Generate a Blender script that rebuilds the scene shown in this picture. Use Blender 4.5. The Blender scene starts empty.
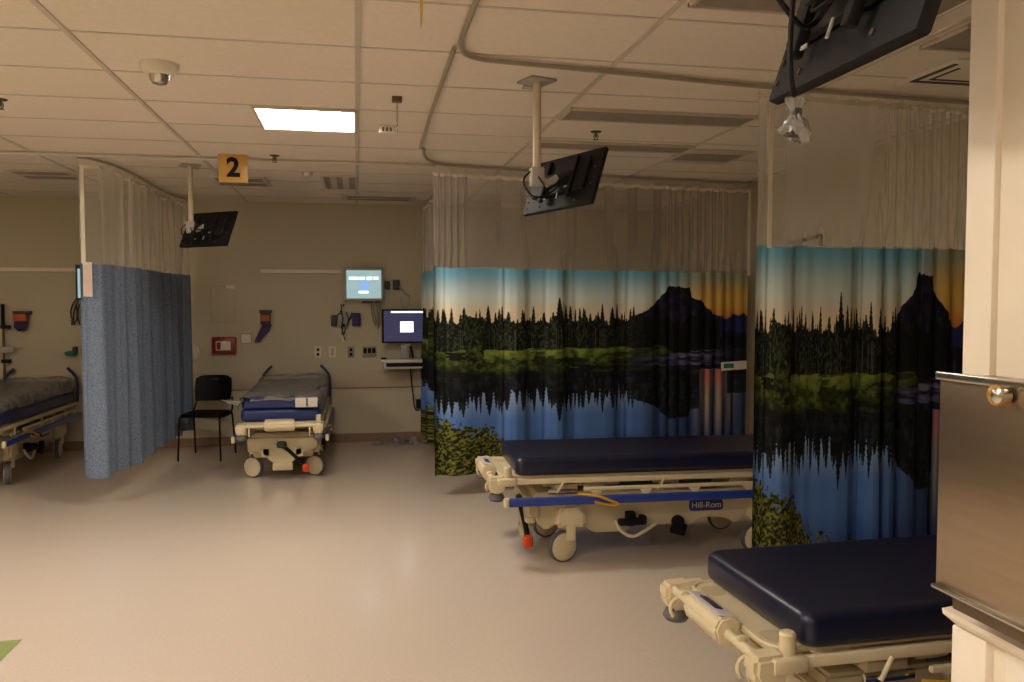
import bpy, bmesh, math, random
import numpy as np
from mathutils import Vector, Matrix
random.seed(4)
D = bpy.data
COL = bpy.context.scene.collection
H = 1.635            # camera height
ZC = 2.795           # ceiling height
FAR = 9.87           # far wall
R = math.radians
PI = math.pi

# ------------------------------------------------------------------ materials
def s2l(c):
    return tuple(((x/255)/12.92 if x/255 <= .04045 else ((x/255+.055)/1.055)**2.4) for x in c)
def mat(name, rgb, rough=.6, metal=0, var=.06, scale=12, bump=0, bscale=200, spec=.5, coat=0, emis=None, estr=0,
        stretch=None, alpha=1):
    m = D.materials.new(name); m.use_nodes = True
    nt = m.node_tree; n = nt.nodes; l = nt.links
    b = n['Principled BSDF']
    b.inputs['Roughness'].default_value = rough
    b.inputs['Metallic'].default_value = metal
    b.inputs['Specular IOR Level'].default_value = spec
    b.inputs['Coat Weight'].default_value = coat
    b.inputs['Alpha'].default_value = alpha
    tc = n.new('ShaderNodeTexCoord'); mp = n.new('ShaderNodeMapping')
    if stretch: mp.inputs['Scale'].default_value = stretch
    l.new(tc.outputs['Object'], mp.inputs['Vector'])
    nz = n.new('ShaderNodeTexNoise'); nz.inputs['Scale'].default_value = scale; nz.inputs['Detail'].default_value = 3
    l.new(mp.outputs[0], nz.inputs['Vector'])
    rp = n.new('ShaderNodeValToRGB'); c = s2l(rgb)
    rp.color_ramp.elements[0].position = .3; rp.color_ramp.elements[1].position = .7
    rp.color_ramp.elements[0].color = (*[max(0, x*(1-var)) for x in c], 1)
    rp.color_ramp.elements[1].color = (*[min(1, x*(1+var)) for x in c], 1)
    l.new(nz.outputs['Fac'], rp.inputs[0]); l.new(rp.outputs[0], b.inputs['Base Color'])
    if bump:
        n2 = n.new('ShaderNodeTexNoise'); n2.inputs['Scale'].default_value = bscale; n2.inputs['Detail'].default_value = 2
        l.new(mp.outputs[0], n2.inputs['Vector'])
        bp = n.new('ShaderNodeBump'); bp.inputs['Strength'].default_value = bump; bp.inputs['Distance'].default_value = .01
        l.new(n2.outputs['Fac'], bp.inputs['Height']); l.new(bp.outputs[0], b.inputs['Normal'])
    if emis:
        b.inputs['Emission Color'].default_value = (*s2l(emis), 1); b.inputs['Emission Strength'].default_value = estr
    return m
M = dict(
    wall=mat('wall_paint', (200,190,164), .75, var=.02, scale=3, bump=.05, bscale=90),
    ceil=mat('ceiling_tile', (236,222,206), .9, var=.03, scale=30, bump=.12, bscale=260),
    tbar=mat('ceiling_grid_paint', (208,194,178), .6),
    floor=mat('sheet_vinyl', (214,199,183), .16, var=.035, scale=60, spec=.5),
    dado=mat('wall_guard', (190,174,148), .55, var=.02),
    base=mat('cove_base', (140,112,88), .5),
    green=mat('green_floor_inlay', (150,162,104), .3, var=.1, scale=40),
    nearw=mat('near_wall_paint', (234,221,200), .6, var=.015),
    trimw=mat('cream_trim', (238,226,208), .45, var=.01),
    steel=mat('brushed_steel', (178,160,138), .3, metal=1, var=.04, scale=5, stretch=(1,1,14), bump=.006, bscale=60),
    steeld=mat('dark_steel', (120,105,88), .4, metal=1),  # darker steel tone for flange, clips, sprinkler heads and poles
    chrome=mat('chrome', (205,200,190), .2, metal=1),
    brass=mat('brass', (206,160,84), .3, metal=.6),
    cream=mat('cream_enamel', (222,206,170), .4, var=.03),
    creamd=mat('cream_plastic', (198,182,148), .45, var=.03),
    navy=mat('navy_vinyl', (22,26,52), .33, var=.08, scale=5, bump=.03, bscale=12),
    bluev=mat('blue_vinyl', (36,50,104), .45, var=.06, bump=.05, bscale=10),
    rail=mat('blue_rail', (40,64,150), .35, var=.04),
    handle=mat('violet_grip', (40,44,92), .5),
    black=mat('black_plastic', (9,9,9), .6, spec=.25, var=.1),
    blackm=mat('black_metal', (15,14,13), .6, spec=.25, var=.1),
    dgrey=mat('dark_grey', (60,58,56), .5),
    grey=mat('grey_rubber', (96,94,98), .55),
    lgrey=mat('light_grey', (170,165,155), .5),
    white=mat('white_plastic', (226,218,200), .45),
    whitet=mat('white_tape', (226,216,198), .7),
    red=mat('red_plastic', (150,22,20), .4),
    orange=mat('orange_plastic', (214,70,24), .5),
    greenp=mat('green_plastic', (16,60,40), .5),
    teal=mat('teal_plastic', (24,110,84), .5),
    yellow=mat('yellow_strap', (204,158,30), .5),
    purple=mat('purple_wrap', (56,34,88), .6),
    orangew=mat('orange_label', (190,90,50), .6),
    gold=mat('gold_sign', (206,160,84), .35, var=.04),
    badge=mat('blue_badge', (34,48,110), .4),
    lcd=mat('lcd_dark', (70,64,62), .3),
    lilac=mat('lilac_label', (206,200,214), .4),
    dif=mat('dark_diffuser', (152,140,124), .5),
    slot=mat('slot_dark', (64,56,46), .6),
    track=mat('track_aluminium', (176,166,148), .4, metal=.3),
    lit=mat('lit_diffuser', (255,250,240), .5, emis=(255,245,231), estr=42),
    frost=mat('printed_label', (216,206,196), .6, var=.12, scale=60),
    pole=mat('pole_enamel', (206,192,164), .4),
)
def plastic_mat():
    m = D.materials.new('clear_plastic_film'); m.use_nodes = True
    nt = m.node_tree; n = nt.nodes; l = nt.links
    out = n['Material Output']; n.remove(n['Principled BSDF'])
    tr = n.new('ShaderNodeBsdfTransparent'); tr.inputs[0].default_value = (.92,.9,.86,1)
    p = n.new('ShaderNodeBsdfPrincipled'); p.inputs['Base Color'].default_value = (.36,.34,.32,1); p.inputs['Roughness'].default_value = .22
    nz = n.new('ShaderNodeTexNoise'); nz.inputs['Scale'].default_value = 9; nz.inputs['Detail'].default_value = 5; nz.inputs['Distortion'].default_value = 1.2
    tc = n.new('ShaderNodeTexCoord'); l.new(tc.outputs['Object'], nz.inputs['Vector'])
    bp = n.new('ShaderNodeBump'); bp.inputs['Strength'].default_value = .5; bp.inputs['Distance'].default_value = .03
    l.new(nz.outputs['Fac'], bp.inputs['Height']); l.new(bp.outputs[0], p.inputs['Normal'])
    mr = n.new('ShaderNodeMapRange'); mr.inputs[1].default_value = .35; mr.inputs[2].default_value = .65; mr.inputs[3].default_value = .4; mr.inputs[4].default_value = .85
    l.new(nz.outputs['Fac'], mr.inputs[0])
    mx = n.new('ShaderNodeMixShader'); l.new(mr.outputs[0], mx.inputs[0]); l.new(tr.outputs[0], mx.inputs[1]); l.new(p.outputs[0], mx.inputs[2])
    l.new(mx.outputs[0], out.inputs[0]); return m
M['film'] = plastic_mat()
def sheer_mat(name, rgb, a0, a1):
    m = D.materials.new(name); m.use_nodes = True
    nt = m.node_tree; n = nt.nodes; l = nt.links
    out = n['Material Output']; n.remove(n['Principled BSDF'])
    tr = n.new('ShaderNodeBsdfTransparent')
    df = n.new('ShaderNodeBsdfDiffuse'); df.inputs[0].default_value = (*s2l(rgb), 1)
    tl = n.new('ShaderNodeBsdfTranslucent'); tl.inputs[0].default_value = (*s2l(rgb), 1)
    m0 = n.new('ShaderNodeMixShader'); m0.inputs[0].default_value = .5
    l.new(df.outputs[0], m0.inputs[1]); l.new(tl.outputs[0], m0.inputs[2])
    lw = n.new('ShaderNodeLayerWeight'); lw.inputs[0].default_value = .5
    mr = n.new('ShaderNodeMapRange'); mr.inputs[3].default_value = a0; mr.inputs[4].default_value = a1
    mr.inputs[1].default_value = .1; mr.inputs[2].default_value = .95
    l.new(lw.outputs['Facing'], mr.inputs[0])
    mx = n.new('ShaderNodeMixShader'); l.new(mr.outputs[0], mx.inputs[0]); l.new(tr.outputs[0], mx.inputs[1]); l.new(m0.outputs[0], mx.inputs[2])
    l.new(mx.outputs[0], out.inputs[0]); return m
M['sheer'] = sheer_mat('white_mesh_netting', (252,246,238), .2, .5)
M['sheer2'] = sheer_mat('grey_mesh_netting', (250,242,232), .26, .55)
def print_mat():
    m = D.materials.new('landscape_print_fabric'); m.use_nodes = True
    n = m.node_tree.nodes; l = m.node_tree.links; b = n['Principled BSDF']
    a = n.new('ShaderNodeAttribute'); a.attribute_name = 'Print'
    l.new(a.outputs['Color'], b.inputs['Base Color']); b.inputs['Roughness'].default_value = .75
    b.inputs['Specular IOR Level'].default_value = .25
    nz = n.new('ShaderNodeTexNoise'); nz.inputs['Scale'].default_value = 600
    bp = n.new('ShaderNodeBump'); bp.inputs['Strength'].default_value = .1; l.new(nz.outputs['Fac'], bp.inputs['Height']); l.new(bp.outputs[0], b.inputs['Normal'])
    return m
M['print'] = print_mat()
def denim_mat():
    m = D.materials.new('mottled_blue_fabric'); m.use_nodes = True
    n = m.node_tree.nodes; l = m.node_tree.links; b = n['Principled BSDF']
    tc = n.new('ShaderNodeTexCoord')
    n1 = n.new('ShaderNodeTexNoise'); n1.inputs['Scale'].default_value = 70; n1.inputs['Detail'].default_value = 6; n1.inputs['Roughness'].default_value = .7
    l.new(tc.outputs['Object'], n1.inputs['Vector'])
    r = n.new('ShaderNodeValToRGB'); e = r.color_ramp.elements
    e[0].position = .32; e[0].color = (*s2l((86,101,126)), 1); e[1].position = .68; e[1].color = (*s2l((134,148,168)), 1)
    l.new(n1.outputs['Fac'], r.inputs[0]); l.new(r.outputs[0], b.inputs['Base Color']); b.inputs['Roughness'].default_value = .85
    return m
M['denim'] = denim_mat()
def screen_mat(name, rgb, s):
    return mat(name, rgb, .4, emis=rgb, estr=s)
M['scr1'] = screen_mat('pale_cyan_screen', (158,192,198), .75)
M['scr1w'] = screen_mat('white_screen_text', (236,246,250), 1.3)
M['scr1b'] = screen_mat('blue_screen_icon', (130,170,225), 1.0)
M['scr2'] = screen_mat('indigo_screen', (50,50,80), .8)
M['scr2w'] = screen_mat('white_screen_dialog', (236,240,255), 1.6)

# ------------------------------------------------------------------ mesh helpers
def bx(bm, x0,x1,y0,y1,z0,z1, bev=0, seg=2, rot=None, piv=None):
    t = bmesh.new(); bmesh.ops.create_cube(t, size=1)
    for v in t.verts:
        v.co = Vector(((x0+x1)/2+v.co.x*(x1-x0), (y0+y1)/2+v.co.y*(y1-y0), (z0+z1)/2+v.co.z*(z1-z0)))
    if bev: bmesh.ops.bevel(t, geom=t.edges[:], offset=bev, segments=seg, affect='EDGES', profile=.5)
    if rot is not None:
        p = Vector(piv) if piv is not None else Vector(((x0+x1)/2,(y0+y1)/2,(z0+z1)/2))
        for v in t.verts: v.co = p + rot @ (v.co-p)
    merge(bm, t); return bm
def merge(bm, t):
    mp = {}
    for v in t.verts: mp[v.index if False else v] = bm.verts.new(v.co)
    for f in t.faces:
        try: bm.faces.new([mp[v] for v in f.verts])
        except ValueError: pass
    t.free()
def tube(bm, pts, r, seg=8, cap=True, closed=False):
    pts = [Vector(p) for p in pts]; n = len(pts); rings = []
    up = Vector((0,0,1)); prev = None
    for i, p in enumerate(pts):
        if closed: d = (pts[(i+1) % n]-pts[i-1]).normalized()
        else: d = (pts[min(i+1,n-1)]-pts[max(i-1,0)]).normalized()
        if prev is None:
            a = d.cross(up)
            if a.length < 1e-3: a = d.cross(Vector((1,0,0)))
            a.normalize()
        else:
            a = (prev - d*prev.dot(d)).normalized()
        prev = a; b = d.cross(a)
        rr = r[i] if isinstance(r, (list, tuple)) else r
        rings.append([bm.verts.new(p + a*math.cos(2*PI*k/seg)*rr + b*math.sin(2*PI*k/seg)*rr) for k in range(seg)])
    for i in range(n if closed else n-1):
        A, B = rings[i], rings[(i+1) % n]
        for k in range(seg): bm.faces.new([A[k], A[(k+1)%seg], B[(k+1)%seg], B[k]])
    if cap and not closed:
        bm.faces.new(rings[0][::-1]); bm.faces.new(rings[-1])
    return bm
def smooth_path(pts, it=2):
    for _ in range(it):
        q = [pts[0]]
        for a, b in zip(pts, pts[1:]):
            a, b = Vector(a), Vector(b); q += [a*.75+b*.25, a*.25+b*.75]
        q.append(pts[-1]); pts = [Vector(p) for p in q]
    return pts
def lathe(bm, prof, seg=24, M4=None):
    rings = []
    for r, z in prof:
        rings.append([bm.verts.new((M4 or Matrix()) @ Vector((r*math.cos(2*PI*k/seg), r*math.sin(2*PI*k/seg), z))) for k in range(seg)])
    for A, B in zip(rings, rings[1:]):
        for k in range(seg): bm.faces.new([A[k], A[(k+1)%seg], B[(k+1)%seg], B[k]])
    bm.faces.new(rings[0][::-1]); bm.faces.new(rings[-1]); return bm
def prism(bm, pts, axis, a, b, bev=0):
    t = bmesh.new()
    def P(u, v, w): return {'x': (w,u,v), 'y': (u,w,v), 'z': (u,v,w)}[axis]
    A = [t.verts.new(P(u,v,a)) for u, v in pts]; B = [t.verts.new(P(u,v,b)) for u, v in pts]
    t.faces.new(A); t.faces.new(B[::-1]); n = len(pts)
    for i in range(n): t.faces.new([A[i], B[i], B[(i+1)%n], A[(i+1)%n]])
    bmesh.ops.recalc_face_normals(t, faces=t.faces[:])
    if bev:
        es = [e for e in t.edges if len(e.link_faces) == 2 and e.calc_face_angle(0) > .3]
        bmesh.ops.bevel(t, geom=es, offset=bev, segments=2, affect='EDGES')
    bmesh.ops.triangulate(t, faces=[f for f in t.faces if len(f.verts) > 4])
    merge(bm, t); return bm
def rrect(x0,x1,y0,y1,r,n=5):
    o = []
    for cx, cy, a in ((x1-r,y1-r,0),(x0+r,y1-r,90),(x0+r,y0+r,180),(x1-r,y0+r,270)):
        for k in range(n+1):
            t = R(a+90*k/n); o.append((cx+r*math.cos(t), cy+r*math.sin(t)))
    return o
def pad_shape(bm, x0,x1,y0,y1,z0,z1,rc,rb, n=6):
    rings = []
    for k in range(n+1):
        a = PI/2*(1-k/n); i = rb*(1-math.cos(a)); rings.append((i, z0+rb*(1-math.sin(a))))
    for k in range(n+1):
        a = PI/2*k/n; i = rb*(1-math.cos(a)); rings.append((i, z1-rb*(1-math.sin(a))))
    R_ = [[bm.verts.new((px,py,z)) for px, py in rrect(x0+i,x1-i,y0+i,y1-i,max(.012,rc-i*.6),8)] for i, z in rings]
    m = len(R_[0])
    for A, B in zip(R_, R_[1:]):
        for k in range(m): bm.faces.new([A[k],A[(k+1)%m],B[(k+1)%m],B[k]])
    bm.faces.new(R_[0][::-1]); bm.faces.new(R_[-1]); return bm
def nb(): return bmesh.new()
def obj(name, bm, m, parent=None, loc=None, rot=None, sharp=35):
    me = D.meshes.new(name); bmesh.ops.recalc_face_normals(bm, faces=bm.faces[:]); bm.to_mesh(me); bm.free()
    me.shade_smooth(); me.set_sharp_from_angle(angle=R(sharp))
    me.materials.append(M[m] if isinstance(m, str) else m)
    o = D.objects.new(name, me); COL.objects.link(o)
    if parent: o.parent = parent
    if loc is not None: o.location = loc
    if rot is not None: o.rotation_euler = rot
    return o
def thing(name, label, cat, loc=(0,0,0), rz=0, group=None):
    o = D.objects.new(name, None); COL.objects.link(o); o.location = loc; o.rotation_euler = (0,0,rz)
    o.empty_display_size = .1
    o['label'] = label; o['category'] = cat
    if group: o['group'] = group
    return o
def tag(o, label, cat, group=None, kind=None):
    o['label'] = label; o['category'] = cat
    if group: o['group'] = group
    if kind: o['kind'] = kind
    return o
def struct(name, bm, m, **k):
    o = obj(name, bm, m, **k); o['kind'] = 'structure'; return o
def dup(root, loc, rz, label, group=None):
    def cp(o, par):
        c = o.copy(); COL.objects.link(c)
        if par is not None: c.parent = par
        for ch in [x for x in src if x.parent == o]: cp(ch, c)
        return c
    src = list(D.objects)
    r_ = cp(root, None); r_.location = loc; r_.rotation_euler = (0,0,rz); r_['label'] = label
    if group: r_['group'] = group
    return r_
def text_mesh(body, size, m, parent, loc, rot, name='lettering', ext=.001, bold=.0):
    cu = D.curves.new('t', 'FONT'); cu.body = body; cu.size = size; cu.extrude = ext; cu.offset = bold
    cu.align_x = 'CENTER'; cu.align_y = 'CENTER'
    to = D.objects.new('t', cu); COL.objects.link(to); bpy.context.view_layer.update()
    me = D.meshes.new_from_object(to.evaluated_get(bpy.context.evaluated_depsgraph_get()))
    D.objects.remove(to); me.materials.clear(); me.materials.append(M[m])
    o = D.objects.new(name, me); COL.objects.link(o); o.parent = parent; o.location = loc; o.rotation_euler = rot
    return o

# ------------------------------------------------------------------ room shell
XL, XR, YB = -6.2, 3.78, -3.6
gx = lambda k: .016+1.22*k
gy = lambda k: 3.24+.61*k
struct('floor', bx(nb(), XL,XR,YB,FAR,-.1,0), 'floor')
struct('ceiling', bx(nb(), XL,XR,YB,FAR,ZC,ZC+.1), 'ceil')
struct('wall_far', bx(nb(), XL,XR,FAR,FAR+.12,0,ZC), 'wall')
struct('wall_left', bx(nb(), XL-.12,XL,YB,FAR,0,ZC), 'wall')
struct('wall_right', bx(nb(), XR,XR+.12,YB,FAR,0,ZC), 'wall')
struct('wall_back', bx(nb(), XL,XR,YB-.12,YB,0,ZC), 'wall')
b = nb()
for k in range(-5, 4):
    if XL < gx(k) < XR: bx(b, gx(k)-.013, gx(k)+.013, YB, FAR, ZC-.007, ZC+.01)
struct('trim_1', b, 'tbar')
b = nb()
for k in range(-11, 11):
    if YB < gy(k) < FAR: bx(b, XL, XR, gy(k)-.008, gy(k)+.008, ZC-.003, ZC+.01)
struct('trim_2', b, 'tbar')
struct('trim_3', bx(nb(), XL,XR,FAR-.012,FAR,.642,.842,.004), 'dado')
struct('trim_4', bx(nb(), XL,XR,FAR-.016,FAR-.001,.634,.646), 'base')
struct('baseboard_far', prism(nb(), [(FAR,0),(FAR-.03,0),(FAR-.014,.02),(FAR-.01,.1),(FAR,.1)], 'x', XL, XR), 'base')
struct('baseboard_right', prism(nb(), [(XR,0),(XR-.03,0),(XR-.014,.02),(XR-.01,.1),(XR,.1)], 'y', 1, FAR-.03), 'base')
struct('trim_5', bx(nb(), -2.6,-1.612,.2,4.315,-.001,.0012), 'green')
# near partition on the right with its end trim and ledge
struct('wall_near', bx(nb(), 1.082,1.2,YB,1.292,0,ZC), 'nearw')
b = nb(); bx(b, 1.070,1.21,1.238,1.306,1.05,ZC,.006); bx(b, 1.066,1.21,1.225,1.31,0,1.05,.006)
struct('trim_6', b, 'trimw')
struct('trim_7', prism(nb(), [(1.09,1.05),(1.07,1.05),(1.040,1.074),(1.038,1.084),(1.07,1.087),(1.09,1.087)], 'y', YB+.01, 1.30), 'trimw')
struct('trim_8', bx(nb(), 1.073,1.09,YB+.01,1.19,0,1.05,.004), 'trimw')

# steel box on the partition
t = thing('steel_dispenser_cabinet', 'brushed stainless steel box with a keyed lock mounted on the near cream wall', 'cabinet', (.973,.95,1.14))
b = nb(); bx(b, 0,.10,-.40,.287,.012,.372,.004); obj('body', b, 'steel', t)
obj('lower_rim', bx(nb(), -.006,.006,-.40,.29,.008,.015,.002), 'chrome', t); b = nb(); bx(b, -.006,.004,-.40,.292,.366,.38,.003); obj('face_rim', b, 'chrome', t)
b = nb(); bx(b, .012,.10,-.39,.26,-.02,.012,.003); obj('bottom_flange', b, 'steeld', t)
lk = obj('lock', lathe(nb(), [(.016,0),(.016,.008),(.012,.012),(.008,.014)], 20, Matrix.Translation((0,.155,.354)) @ Matrix.Rotation(R(-90),4,'Y')), 'brass', t); lk['label'] = 'round brass key lock'
b = nb(); lathe(b, [(.010,0),(.012,.014),(.012,.02),(.006,.024)], 16, Matrix.Translation((-.004,.133,.356)) @ Matrix.Rotation(R(-90),4,'Y')); obj('latch_knob', b, 'chrome', t)

# ------------------------------------------------------------------ ceiling items
def lit_fixture(x, y, label, m='lit'):
    t = thing('ceiling_light', label, 'ceiling light', (x, y, ZC-.02), 0)
    b = nb()
    for a in ((-.305,.305,-.305,-.285),(-.305,.305,.285,.305),(-.305,-.285,-.285,.285),(.285,.305,-.285,.285)): bx(b, *a, 0,.02,.003)
    obj('frame', b, 'tbar', t); obj('diffuser', bx(nb(), -.287,.287,-.287,.287,.006,.018), m, t)
lit_fixture(-.29, 5.37, 'bright lit square ceiling light between the two ceiling-hung screens')
for i, (x, y) in enumerate([(-3.34,4.76),(-.90,1.71),(-3.34,1.71),(-.90,-1.34),(-3.34,-1.34)]):
    lit_fixture(x, y, 'lit square ceiling light in the corridor bay, behind or beside the viewer', 'lit')
    D.objects[-1] if False else None
for o in [o for o in D.objects if o.name.startswith('ceiling_light')][1:]: o['group'] = 'lit ceiling lights outside the picture'
def troffer(x0, x1, y0, y1, label, cat='ceiling light'):
    t = thing('unlit_ceiling_light', label, cat, ((x0+x1)/2, (y0+y1)/2, ZC-.02)); w, h = (x1-x0)/2, (y1-y0)/2
    b = nb(); bx(b, -w,w,-h,-h+.014,0,.02,.002); bx(b, -w,w,h-.014,h,0,.02,.002); bx(b, -w,-w+.014,-h,h,0,.02,.002); bx(b, w-.014,w,-h,h,0,.02,.002)
    obj('frame', b, 'tbar', t); obj('diffuser', bx(nb(), -w+.012,w-.012,-h+.012,h-.012,.008,.018), 'dif', t)
troffer(1.25,2.46,4.77,5.05, 'long unlit grey ceiling light, nearer of the two behind the middle television')
troffer(1.25,2.46,5.75,6.0, 'long unlit grey ceiling light farther back, just in front of the middle scenic curtain')
troffer(1.27,2.3,2.72,3.06, 'unlit grey ceiling light at the top edge left of the nearest hanging screen')
troffer(2.50,2.95,3.05,3.36, 'short unlit grey ceiling light panel between nearest screen and cream wall')
def diffuser(x, y, w, h, label, n=2, along='x'):
    t = thing('air_vent', label, 'air vent', (x,y,ZC-.015))
    obj('frame', bx(nb(), -w/2,w/2,-h/2,h/2,.003,.015,.002), 'tbar', t)
    for k in range(n):
        q = (k+.5)/n-.5
        if along == 'y': b = bx(nb(), q*w-.25*w/n, q*w+.25*w/n, -h*.42,h*.42, -.002,.006)
        else: b = bx(nb(), -w*.42,w*.42, q*h-.25*h/n, q*h+.25*h/n, -.002,.006)
        obj('slot', b, 'dif', t)
diffuser(-.144,8.1,.34,.9, 'square slotted ceiling vent above the bright wall monitor', 3, 'y')
diffuser(-1.06,8.2,.5,.6, 'grey ceiling vent beyond the hanging number sign', 2)
diffuser(-2.72,8.1,.5,.5, 'grey ceiling vent left of the blue curtain', 2)
diffuser(.25,9.2,.8,.4, 'flat ceiling vent close to the far wall above the monitors', 2)
diffuser(2.72,6.15,.55,.55, 'square ceiling vent beyond the two long unlit lights', 1)
t = thing('air_vent', 'pale square ceiling vent with a dark angled slot near the cream wall', 'air vent', (3.1,3.75,ZC-.012))
obj('frame', bx(nb(), -.3,.3,-.26,.2,.002,.012,.002), 'ceil', t)
b = nb(); bx(b, -.27,.27,.10,.125,-.002,.005); bx(b, -.27,-.245,-.2,.125,-.002,.005); obj('slot', b, 'slot', t)
b = nb(); bx(b, -.2,.2,.055,.07,-.002,.005); bx(b, -.2,-.185,-.14,.07,-.002,.005); obj('slot', b, 'dgrey', t)

t = thing('smoke_detector', 'round white ceiling smoke detector with a glass dome at upper left', 'smoke detector', (-.93,4.3,ZC-.1))
obj('body', lathe(nb(), [(.055,.045),(.07,.05),(.085,.08),(.088,.1)], 28), 'white', t)
obj('dome', lathe(nb(), [(.012,0),(.035,.008),(.045,.028),(.05,.046)], 24), 'chrome', t)
b = nb(); bx(b, .066,.072,-.006,.006,.065,.074); obj('indicator_lamp', b, 'red', t)
def sprinkler(x, y, label):
    t = thing('fire_sprinkler', label, 'sprinkler', (x,y,ZC-.06), group='ceiling fire sprinklers')
    obj('plate', lathe(nb(), [(.03,.053),(.04,.06)], 20), 'slot', t)
    b = nb(); lathe(b, [(.008,.02),(.01,.055)], 10); lathe(b, [(.02,.003),(.02,.006)], 14); tube(b, [(-.012,0,.04),(-.016,0,.022),(-.003,0,.006)], .003, 6); tube(b, [(.012,0,.04),(.016,0,.022),(.003,0,.006)], .003, 6)
    obj('head', b, 'steeld', t)
sprinkler(1.6,5.42, 'small ceiling sprinkler between the two long unlit lights')
sprinkler(-.62,6.75, 'small ceiling sprinkler just right of the hanging number sign')
sprinkler(-1.98,5.2, 'small ceiling sprinkler at the left edge of the picture')
t = tag(obj('ceiling_sensor', lathe(nb(), [(.03,0),(.045,.01),(.05,.035)], 20), 'white', loc=(-.42,7.6,ZC-.035)), 'small white round ceiling sensor near the number sign', 'sensor')
t = thing('ceiling_sensor_box', 'small white louvered box on the ceiling behind the thin hanging rod', 'sensor', (.205,5.5,ZC-.05))
obj('body', bx(nb(), -.05,.05,-.04,.04,0,.05,.004), 'white', t)
b = nb()
for k in range(3): bx(b, -.03+.024*k, -.018+.024*k, -.043,-.038,.006,.032)
obj('grille', b, 'slot', t)

# curtain tracks
def track(pts, label, drop=.0):
    return tag(obj('curtain_track', tube(nb(), pts, .012, 8), 'track'), label, 'curtain track')
zt = ZC-.02
left_path = [(-2.125,6.99),(-2.045,7.04),(-1.95,7.33),(-1.92,8.1),(-1.93,9.15),(-1.82,9.69)]
mid_path = [(.50,6.15),(.52,6.45),(.60,6.72),(.80,6.86),(1.43,6.97),(2.31,7.2),(3.74,7.34)]
right_path = [(.455,3.4),(.455,3.68),(.52,3.86),(.80,3.90),(1.3,3.96),(2.1,4.08),(3.74,4.2)]
v3 = lambda P, z: [(x,y,z) for x, y in P]
track(smooth_path(v3(left_path, zt)), 'curved track carrying the plain blue curtain to the far wall')
track(v3([(.44,3.72),(.45,5),(.47,6.1)], zt) + smooth_path(v3(mid_path, zt))[1:], 'track that runs back from the front and turns to carry the middle scenic curtain')
track(v3([(.455,-.5),(.455,2.2),(.455,3.3)], zt) + smooth_path(v3(right_path, zt))[1:], 'near track that curves right to carry the nearest scenic curtain')
tag(obj('curtain_track', bx(nb(), XL+.02,.66,6.93,6.97,ZC-.022,ZC-.004,.003), 'white'), 'straight white ceiling track crossing the room above the number sign', 'curtain track')
track([(.80,8.6,zt),(.78,9.8,zt)], 'short track at the far wall beside the wall computer')

# number sign
t = thing('number_sign', 'hanging gold square sign with a black number 2', 'sign', (-.93,6.74,2.575))
obj('plate', bx(nb(), -.108,.108,-.004,.004,0,.215,.002), 'gold', t)
text_mesh('2', .2, 'black', t, (0,-.007,.108), (R(90),0,0), bold=.007)
for q in (-.08,.08): obj('hanger', tube(nb(), [(q,0,.21),(q,0,.22)], .003, 6), 'chrome', t)

# hanging hooks from the ceiling
def hook(x, y, z1, label, m='brass', plate=True):
    t = thing('ceiling_iv_hook', label, 'hook', (x,y,z1))
    h = ZC-z1
    if plate: obj('ceiling_clip', bx(nb(), -.028,.028,-.025,.025,h-.03,h,.003), 'steeld', t)
    b = nb(); w = .006
    prism(b, [(-w,h-.02),(w,h-.02),(w,.09),(w*.5,.02),(0,0),(-w*.2,.0),(-w*.7,.09)], 'y', -.005,.005); obj('rod', b, m, t)
hook(.185,2.35,H+(305-38)/824*2.36+.005, 'brass coloured rod hanging down at the top edge of the picture')
hook(.234,4.73,H+(305-141)/824*4.75, 'thin silver rod hanging from a small dark ceiling clip', 'chrome')

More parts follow.
